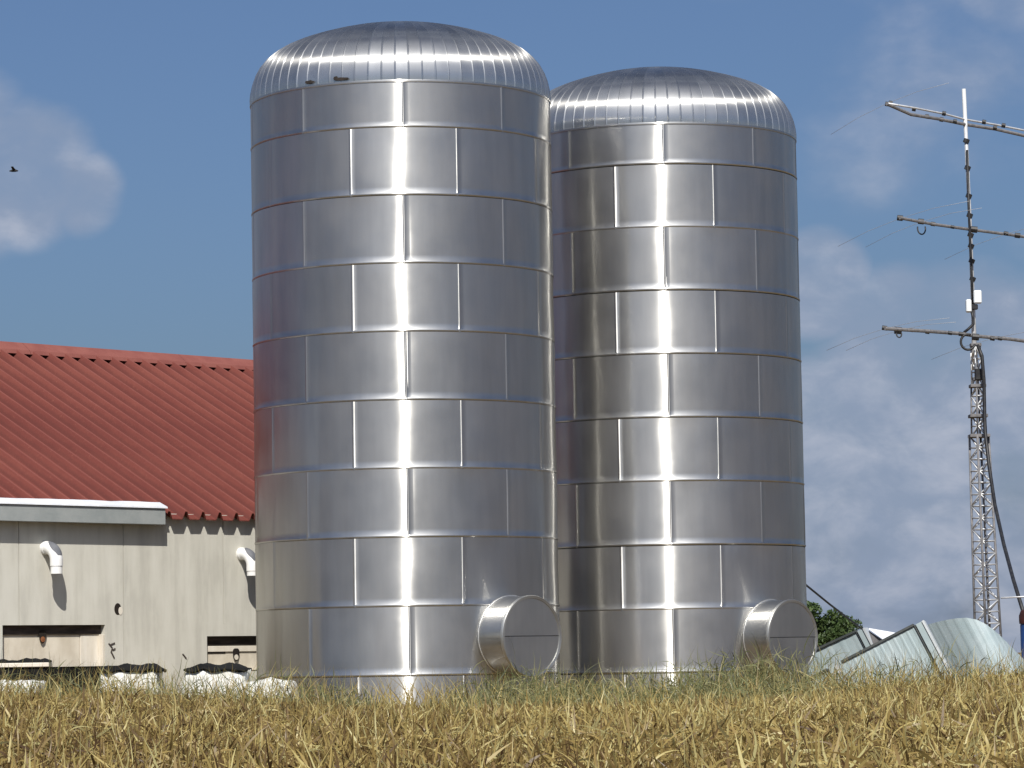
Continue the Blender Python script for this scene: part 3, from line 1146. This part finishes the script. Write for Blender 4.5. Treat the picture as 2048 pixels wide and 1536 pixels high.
for i in range(25):
    xx = -L_ + 2 * L_ * i / 24
    t_ = 0.055 + rr.uniform(-0.02, 0.035)
    vs += [(xx, -0.17, zz + 0.022), (xx, -0.10, zz + 0.022 + t_), (xx, 0.18, zz + 0.022 + t_ * 0.8), (xx, 0.19, zz + 0.022)]
for i in range(24):
    for q in range(4):
        a, b = i * 4 + q, i * 4 + (q + 1) % 4
        fs.append((a, b, b + 4, a + 4))
fs += [(0, 1, 2, 3), (99, 98, 97, 96)]
lm.add(vs, fs).build('black_sheet', BLACK, pk)

# ================================================================== galvanised hoods on the right
def hood(name, edge, g, drop, ribs, label, trim=True, dark_top=True, rib_h=0.006):
    """ribbed sheet hung from an upper edge (list of points) and falling along g; every rib strip is a part"""
    root = empty(name, (edge[0].x, edge[0].y, 0.45))
    tag(root, label, 'metal roof', 'galvanised roof sections right of the silos')
    off = root.location
    pts = [Vector(p) - off for p in edge]
    # resample
    lens = [0]
    for a, b in zip(pts[:-1], pts[1:]):
        lens.append(lens[-1] + (b - a).length)
    def ev(t):
        s = t * lens[-1]
        for i in range(len(pts) - 1):
            if s <= lens[i + 1] + 1e-9:
                k = (s - lens[i]) / max(1e-9, lens[i + 1] - lens[i])
                return pts[i].lerp(pts[i + 1], k)
        return pts[-1]
    g = Vector(g)
    for i in range(ribs):
        a, b = ev(i / ribs), ev((i + 1) / ribs)
        nrm = (b - a).cross(g).normalized()
        if nrm.y > 0: nrm = -nrm
        w_ = [a, a.lerp(b, 0.5), a.lerp(b, 0.68) + nrm * rib_h, a.lerp(b, 0.82) + nrm * rib_h, a.lerp(b, 0.997)]
        vs = [p for p in w_] + [p + g * drop for p in w_] + [p - nrm * 0.012 for p in w_] + [p - nrm * 0.012 + g * drop for p in w_]
        n_ = 5
        fs = []
        for q in range(n_ - 1):
            fs.append((q, q + 1, n_ + q + 1, n_ + q))
            fs.append((2 * n_ + q + 1, 2 * n_ + q, 3 * n_ + q, 3 * n_ + q + 1))
            fs.append((q + 1, q, 2 * n_ + q, 2 * n_ + q + 1))
        MB().add(vs, fs).build('ribbed_sheet', GALV, root)
    nrm = (pts[-1] - pts[0]).cross(g).normalized()
    if nrm.y > 0: nrm = -nrm
    if trim:
        e = (ev(1.0) - ev(0.97)).normalized()
        a = pts[-1]
        MB().prism([a + nrm * 0.05, a + e * 0.045 + nrm * 0.05, a + e * 0.045 - nrm * 0.06, a - nrm * 0.06], g * drop).build('dark_seam', DARK_EDGE, root)
        a2 = a + e * 0.05
        MB().prism([a2 + nrm * 0.085, a2 + e * 0.15 + nrm * 0.085, a2 + e * 0.15 - nrm * 0.06, a2 - nrm * 0.06], g * drop).build('verge_cap', GALV, root)
        a3 = a2 + e * 0.153
        MB().prism([a3 + nrm * 0.12, a3 + e * 0.05 + nrm * 0.12, a3 + e * 0.05 - nrm * 0.06, a3 - nrm * 0.06], g * drop).build('verge_bead', GALV_TRIM, root)
    if dark_top:
        up = -g.normalized()
        mb = MB()
        for a, b in zip(pts[:-1], pts[1:]):
            mb.prism([a + nrm * 0.05, a + up * 0.05 + nrm * 0.05, a + up * 0.05 - nrm * 0.08, a - nrm * 0.08], b - a)
        mb.build('top_edge', DARK_EDGE, root)
    return root


GV = Vector((0.46, -0.30, -1.0)).normalized()
DA, DB, DC = 76.0, 73.0, 74.5
hood('metal_roof', [at(1560, 1335, DA + 1), at(1636, 1300, DA + 0.5), at(1714, 1264, DA)], GV, 3.2, 6, 'small ribbed galvanised roof piece nearest the green tree')
hood('metal_roof', [at(1560, 1391, DB + 1.0), at(1656, 1341, DB + 0.6)], GV, 3.0, 5, 'low piece of galvanised roof just above the grass beside the farther silo')
hood('metal_roof', [at(1684, 1326, DB + 0.45), at(1829, 1252, DB)], GV, 3.4, 11, 'long sloping ribbed galvanised roof between the small piece and the rounded roof')
cur = []
for i in range(13):
    t_ = i / 12
    px = 1846 + 232 * t_
    pyv = 1252 - 17 * math.sin(math.pi * min(1, t_ / 0.78)) + max(0, t_ - 0.40) ** 1.6 * 222
    cur.append(at(px, pyv, DC - 1.6 * math.sin(math.pi * t_) * 0.5))
hood('metal_roof', cur, GV, 3.4, 15, 'rounded galvanised roof at the foot of the radio mast', False, False, 0.004)
# white triangular flashing between the roofs
wr = empty('white_flashing', tuple(at(1760, 1300, DA - 1.0)))
tag(wr, 'bright white triangular sheet between the galvanised roofs', 'metal sheet')
o_ = Vector(wr.location)
tri = [at(1737, 1258, DA - 1.0) - o_, at(1795, 1268, DA - 0.6) - o_, at(1772, 1283, DA - 1.2) - o_]
MB().prism(tri, (0.02, 0.06, 0.02)).build('white_sheet', WHITE_SHEET, wr)
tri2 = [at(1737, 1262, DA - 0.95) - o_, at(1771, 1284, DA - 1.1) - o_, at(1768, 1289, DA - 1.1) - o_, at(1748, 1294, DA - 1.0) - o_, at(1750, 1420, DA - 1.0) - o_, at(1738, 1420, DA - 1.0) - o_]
MB().prism(tri2[:4], (0.02, 0.06, 0.0)).build('shaded_side', MASTD, wr)  # shade on this side put into the colour as dark grey
MB().prism([tri2[3], tri2[2], at(1768, 1420, DA - 1.1) - o_, at(1748, 1420, DA - 1.0) - o_], (0.02, 0.05, 0)).build('support_plate', GALV, wr)

# ================================================================== radio mast
MD = 95.0


def mp(px, py, dd=0.0):
    return at(px, py, MD + dd)


mast_base = mp(1979.5, 1330)
mast_base.z = 0.45
top_low = mp(1958, 872)
top_mid = mp(1955, 772)
top_upp = mp(1951, 690)
mast = empty('radio_mast', mast_base)
tag(mast, 'galvanised lattice radio mast with three antenna booms, far right', 'radio mast')
mo = Vector(mast_base)


def rel(p):
    return Vector(p) - mo


def lattice(a, b, wa, wb, nlev, leg_r, br_r, dark_leg=True, name='bracing'):
    a, b = rel(a), rel(b)
    tw = R(28)
    ex = Vector((math.cos(tw), math.sin(tw), 0))
    ey = Vector((-math.sin(tw), math.cos(tw), 0))
    def cor(t, i):
        c = a.lerp(b, t)
        w_ = (wa + (wb - wa) * t) / 2 / 1.36 * 1.0
        sx, sy = ((-1, -1), (1, -1), (1, 1), (-1, 1))[i]
        return c + ex * sx * w_ + ey * sy * w_
    for i in range(4):
        MB().tube([cor(0, i), cor(1, i)], leg_r, 6).build('leg', MASTD if dark_leg else MASTG, mast, True)
    mb = MB()
    for l in range(nlev + 1):
        t = l / nlev
        for i in range(4):
            p, q = cor(t, i), cor(t, (i + 1) % 4)
            mb.tube([p, q], br_r, 5)
            if l < nlev:
                t2 = (l + 1) / nlev
                if (l + i) % 2: mb.tube([cor(t, i), cor(t2, (i + 1) % 4)], br_r, 5)
                else: mb.tube([cor(t, (i + 1) % 4), cor(t2, i)], br_r, 5)
    o = mb.build(name, MASTG, mast, True)
    o['kind'] = 'stuff'
    return cor


lattice(mast_base, top_low, 0.74, 0.52, 22, 0.034, 0.021)
lattice(top_low, top_mid, 0.40, 0.34, 5, 0.026, 0.022)
lattice(top_mid, top_upp, 0.30, 0.26, 3, 0.024, 0.020, False)
for p, wv in ((top_low, 0.56), (mp(1956, 832), 0.5), (top_mid, 0.44), (mp(1954, 758), 0.24), (top_upp, 0.3)):
    q = rel(p)
    MB().box((q.x - wv / 2, q.y - wv / 2, q.z - 0.045), (q.x + wv / 2, q.y + wv / 2, q.z + 0.045), 0.01).build('collar_plate', MASTD, mast)
q = rel(mp(1955, 750))
MB().box((q.x - 0.10, q.y - 0.28, q.z - 0.16), (q.x + 0.12, q.y - 0.1, q.z + 0.16), 0.02).build('rotator_box', CABLE, mast)
MB().tube([rel(top_upp) + Vector((-0.03, 0, -0.7)), rel(mp(1947, 640)), rel(mp(1940.5, 460)), rel(mp(1931, 250))], [0.085, 0.065, 0.055, 0.055], 10).build('pole', MASTG, mast, True)
MB().tube([rel(mp(1931, 252)), rel(mp(1927.5, 178))], [0.06, 0.06], 10).build('top_whip', BOXW, mast, True, 40)
for py in (282, 336, 392, 431, 470, 492, 522, 558):
    px = 1931 + (py - 250) * 0.0455
    qq = rel(mp(px, py))
    MB().tube([qq + Vector((-0.02, -0.02, -0.05)), qq + Vector((0.02, -0.02, 0.05))], 0.085, 8).build('cable_clip', CABLE, mast, True, 40)
# coax clipped to the pole
MB().tube([rel(mp(1934, 300, -0.1)), rel(mp(1938.5, 440, -0.1)), rel(mp(1944, 560, -0.12)), rel(mp(1946, 615, -0.12))], 0.035, 6).build('coax_cable', CABLE, mast, True)


def boom(pts, r, name='antenna_boom', mat=MASTD):
    return MB().tube([rel(p) for p in pts], r, 8).build(name, mat, mast, True, 40)


# top beam: boom with truss wire above
b1 = boom([mp(1774, 208, -2.0), mp(1822, 229, -1.4), mp(1878, 238, -0.8), mp(1931, 249), mp(1990, 258, 0.6), mp(2060, 274, 1.4), mp(2130, 292, 2.2)], 0.048)
MB().tube([rel(mp(1776, 207, -2.0)), rel(mp(1830, 216, -1.3)), rel(mp(1890, 228, -0.5)), rel(mp(1931, 239)), rel(mp(1990, 249, 0.6)), rel(mp(2060, 263, 1.4)), rel(mp(2130, 283, 2.2))], 0.028, 6).build('truss_tube', MASTG, b1, True)
for px, py in ((1774, 208), (1781, 206), (1828, 218), (1854, 233), (1888, 227), (1883, 239), (1910, 243), (1968, 244), (2007, 251), (1990, 256)):
    qq = rel(mp(px, py, -0.6))
    MB().tube([qq + Vector((-0.05, 0, 0.01)), qq + Vector((0.05, 0, -0.01))], 0.065, 8).build('element_clamp', CABLE, b1, True, 40)
b2 = boom([mp(1800, 436, -2.0), mp(1870, 449, -1.0), mp(1941, 459), mp(2010, 468, 0.9), mp(2110, 482, 2.0)], 0.045)
for px, py, s in ((1800, 436, 1.3), (1842, 443, 1.3), (1866, 448, 1), (1905, 454, 0.8), (1948, 459, 1.5), (2012, 467, 1), (2035, 471, 1.2)):
    qq = rel(mp(px, py, -0.9))
    MB().tube([qq + Vector((-0.06 * s, 0, 0.01)), qq + Vector((0.06 * s, 0, -0.01))], 0.06 * s, 8).build('element_clamp', CABLE, b2, True, 40)
b3 = boom([mp(1770, 657, -2.0), mp(1850, 662, -1.2), mp(1920, 667, -0.3), mp(1951, 672), mp(2020, 678, 0.9), mp(2120, 692, 2.0)], 0.052)
for px, py, s in ((1769, 656, 1.2), (1796, 661, 1.8), (1822, 660, 1), (1855, 664, 1), (1900, 666, 1), (1922, 668, 1.1), (1951, 674, 1.7), (1985, 677, 1.1), (2000, 677, 1.0)):
    qq = rel(mp(px, py, -0.9))
    MB().tube([qq + Vector((-0.055 * s, 0, 0.01)), qq + Vector((0.055 * s, 0, -0.01))], 0.055 * s, 8).build('element_clamp', CABLE, b3, True, 40)
# thin elements crossing the booms
for bm_, prs in ((b1, [((1774, 207), 5.0)]), (b2, [((1800, 437), 5.5), ((1842, 444), 4.8), ((2012, 468), 5.0)]), (b3, [((1770, 657), 5.2), ((1797, 661), 4.6), ((1985, 677), 5.0)])):
    for (px, py), ln_ in prs:
        c_ = rel(mp(px, py, -1.0))
        e_ = Vector((-0.26, 0.96, 0.0)) * ln_ * 0.9
        MB().tube([c_ - e_ + Vector((0, 0, -0.18)), c_ - e_ * 0.5 + Vector((0, 0, -0.04)), c_, c_ + e_ * 0.5 + Vector((0, 0, -0.04)), c_ + e_ + Vector((0, 0, -0.18))], 0.0055, 5).build('antenna_element', MASTG, bm_, True)
# feed loops
for bm_, (px, py), rx, rz in ((b2, (1843, 457), 0.11, 0.17), (b3, (1798, 668), 0.07, 0.10)):
    c_ = rel(mp(px, py, -1.0))
    MB().tube([c_ + Vector((math.cos(q) * rx, 0.05 * math.sin(q), math.sin(q) * rz)) for q in (math.pi * (0.9 + 1.2 * i / 14) for i in range(15))], 0.02, 6).build('feed_loop', CABLE, bm_, True)
# two white sector boxes
for px, py, w_, h_, dp in ((1955, 594, 0.22, 0.37, 0.16), (1937, 612, 0.15, 0.36, 0.2)):
    c_ = rel(mp(px, py, -0.25))
    MB().box((c_.x - w_ / 2, c_.y - dp / 2, c_.z - h_ / 2), (c_.x + w_ / 2, c_.y + dp / 2, c_.z + h_ / 2), 0.03).build('white_antenna_box', BOXW, mast, True, 20)
c_ = rel(mp(1949, 613, -0.2))
MB().box((c_.x - 0.09, c_.y - 0.06, c_.z - 0.09), (c_.x + 0.09, c_.y + 0.06, c_.z + 0.06), 0.02).build('box_bracket', CABLE, mast)
MB().tube([rel(mp(1943, 622, -.2)), rel(mp(1947, 637, -.2)), rel(mp(1947, 648, -.2)), rel(mp(1937, 658, -.2)), rel(mp(1928, 665, -.2))], 0.04, 7).build('coax_cable', CABLE, mast, True)
c_ = rel(mp(1936, 684, -0.3))
MB().tube([c_ + Vector((math.cos(q) * 0.20, 0.03 * math.sin(q), math.sin(q) * 0.22)) for q in (math.pi * (0.35 + 1.55 * i / 18) for i in range(19))], 0.035, 7).build('cable_loop', CABLE, mast, True)

# feed cable from the mast head down to the drum
fc = MB().tube([mp(1955, 690, -0.4), mp(1964, 712, -0.5), mp(1968, 760, -0.5), mp(1970, 860, -0.6), mp(1978, 930, -1.0), mp(1990, 1010, -2), mp(2008, 1090, -4), mp(2027, 1160, -6), mp(2046, 1222, -8)], 0.052, 7).build('feed_cable', CABLE, None, True)
tag(fc, 'black cable sagging from the radio mast to the blue drum', 'cable')

# blue drum with dark red cap, only its left side shows
bd_ = at(2060, 1244, 86)
drum = empty('blue_drum', (bd_.x, bd_.y, 0.45))
tag(drum, 'blue upright drum with dark red cap at the right edge', 'drum')
zt = bd_.z - 0.45
MB().lathe([(0.0, 0.0), (0.25, 0.0), (0.26, 0.03), (0.25, 0.08), (0.25, zt * 0.5 - 0.04), (0.265, zt * 0.5), (0.25, zt * 0.5 + 0.04), (0.25, zt - 0.1), (0.24, zt - 0.02), (0.0, zt)], 28).build('drum_body', BLUE, drum, True, 40)
MB().lathe([(0.27, zt - 0.04), (0.275, zt + 0.04), (0.275, zt + 0.16), (0.23, zt + 0.28), (0.12, zt + 0.34), (0.0, zt + 0.36)], 28).build('drum_cap', REDCAP, drum, True, 40)
MB().tube([(-0.72, 0, zt + 0.62), (0.5, 0, zt + 0.66)], 0.022, 6).build('cross_rod', MASTG, drum, True)
MB().tube([(0.0, 0, zt + 0.36), (0.0, 0, zt + 0.67)], 0.02, 6).build('rod_stem', MASTG, drum, True)

# guy wire behind the farther silo
gw = MB().tube([at(1540, 1105, 69.5), at(1612, 1170, 71.5), at(1660, 1209, 73), at(1724, 1258, 75.5)], 0.022, 6).build('guy_wire', CABLE, None, True)
tag(gw, 'thin dark wire running from the farther silo down to the metal roofs', 'wire')

# ================================================================== tree behind the farther silo
def make_tree(px, py, depth, label):
    c0 = at(px, py, depth)
    gz = 0.45
    root = empty('tree', (c0.x, depth, gz))
    tag(root, label, 'tree')
    rr = random.Random(5)
    h = c0.z - gz
    tr = MB()
    tr.tube([(0, 0, -0.1), (0.05, 0, h * 0.4), (-0.04, 0.05, h * 0.7), (0.05, 0, h * 1.05)], [0.14, 0.11, 0.08, 0.03], 8)
    clumps = []
    for i in range(46):
        a = rr.uniform(0, 6.28)
        rad = rr.uniform(0.15, 1.45) ** 0.9
        zz_ = rr.uniform(0.15, 1.35) * h * (1 - 0.22 * rad / 1.4)
        zz_ *= 1 - 0.20 * math.cos(a) * rad / 1.4
        c = Vector((math.cos(a) * rad, math.sin(a) * rad, zz_))
        clumps.append((c, rr.uniform(0.16, 0.34)))
        if i % 3 == 0:
            tr.tube([(0, 0, h * rr.uniform(0.2, 0.6)), c * 0.55 + Vector((0, 0, 0.1 * h)), c], [0.05, 0.03, 0.012], 6)
    tr.build('trunk', BARK, root, True)
    n = 15000
    ci = rng.integers(0, len(clumps), n)
    C = np.array([tuple(c) for c, _ in clumps])[ci]
    Rd = np.array([r for _, r in clumps])[ci]
    dv = rng.normal(0, 1, (n, 3))
    dv /= np.linalg.norm(dv, axis=1)[:, None]
    P_ = C + dv * (Rd * rng.uniform(0.2, 1, n) ** 0.5)[:, None] * np.array([1.1, 1.1, 0.9])
    P_[:, 2] = np.maximum(P_[:, 2], 0.1)
    a1 = rng.normal(0, 1, (n, 3))
    a1 /= np.linalg.norm(a1, axis=1)[:, None]
    a2 = np.cross(a1, rng.normal(0, 1, (n, 3)))
    a2 /= np.linalg.norm(a2, axis=1)[:, None]
    s = rng.uniform(0.025, 0.05, n)[:, None]
    V = np.stack([P_ - a1 * s * 1.5, P_ - a2 * s * 0.7, P_ + a1 * s * 1.5, P_ + a2 * s * 0.7], 1).reshape(-1, 3)
    F = np.arange(n * 4).reshape(-1, 4)
    me = bpy.data.meshes.new('crown')
    me.from_pydata(V.tolist(), [], F.tolist())
    t_ = me.attributes.new('tint', 'FLOAT', 'POINT')
    t_.data.foreach_set('value', np.repeat(np.clip(rng.normal(0.5, 0.22, n), 0, 1), 4).astype(np.float32))
    link('crown', me, LEAF, root)


make_tree(1634, 1256, 84, 'bushy green tree showing between the farther silo and the metal roofs')

# small bird
bp = at(28, 342, 48)
bird = MB()
bird.tube([(-0.07, 0, 0), (-0.03, 0, 0.004), (0.02, 0, 0.006), (0.06, 0, 0.0)], [0.004, 0.018, 0.02, 0.006], 8)
bird.prism([(-0.02, 0, 0.01), (0.025, 0, 0.01), (0.0, -0.09, 0.05), (-0.03, -0.10, 0.045)], (0, 0, 0.004))
bird.prism([(-0.02, 0, 0.01), (0.025, 0, 0.01), (0.0, 0.09, 0.045), (-0.03, 0.10, 0.04)], (0, 0, 0.004))
bo = bird.build('bird', FEATHER, None, False, None, bp)
tag(bo, 'tiny dark bird in the sky at the left edge', 'bird')
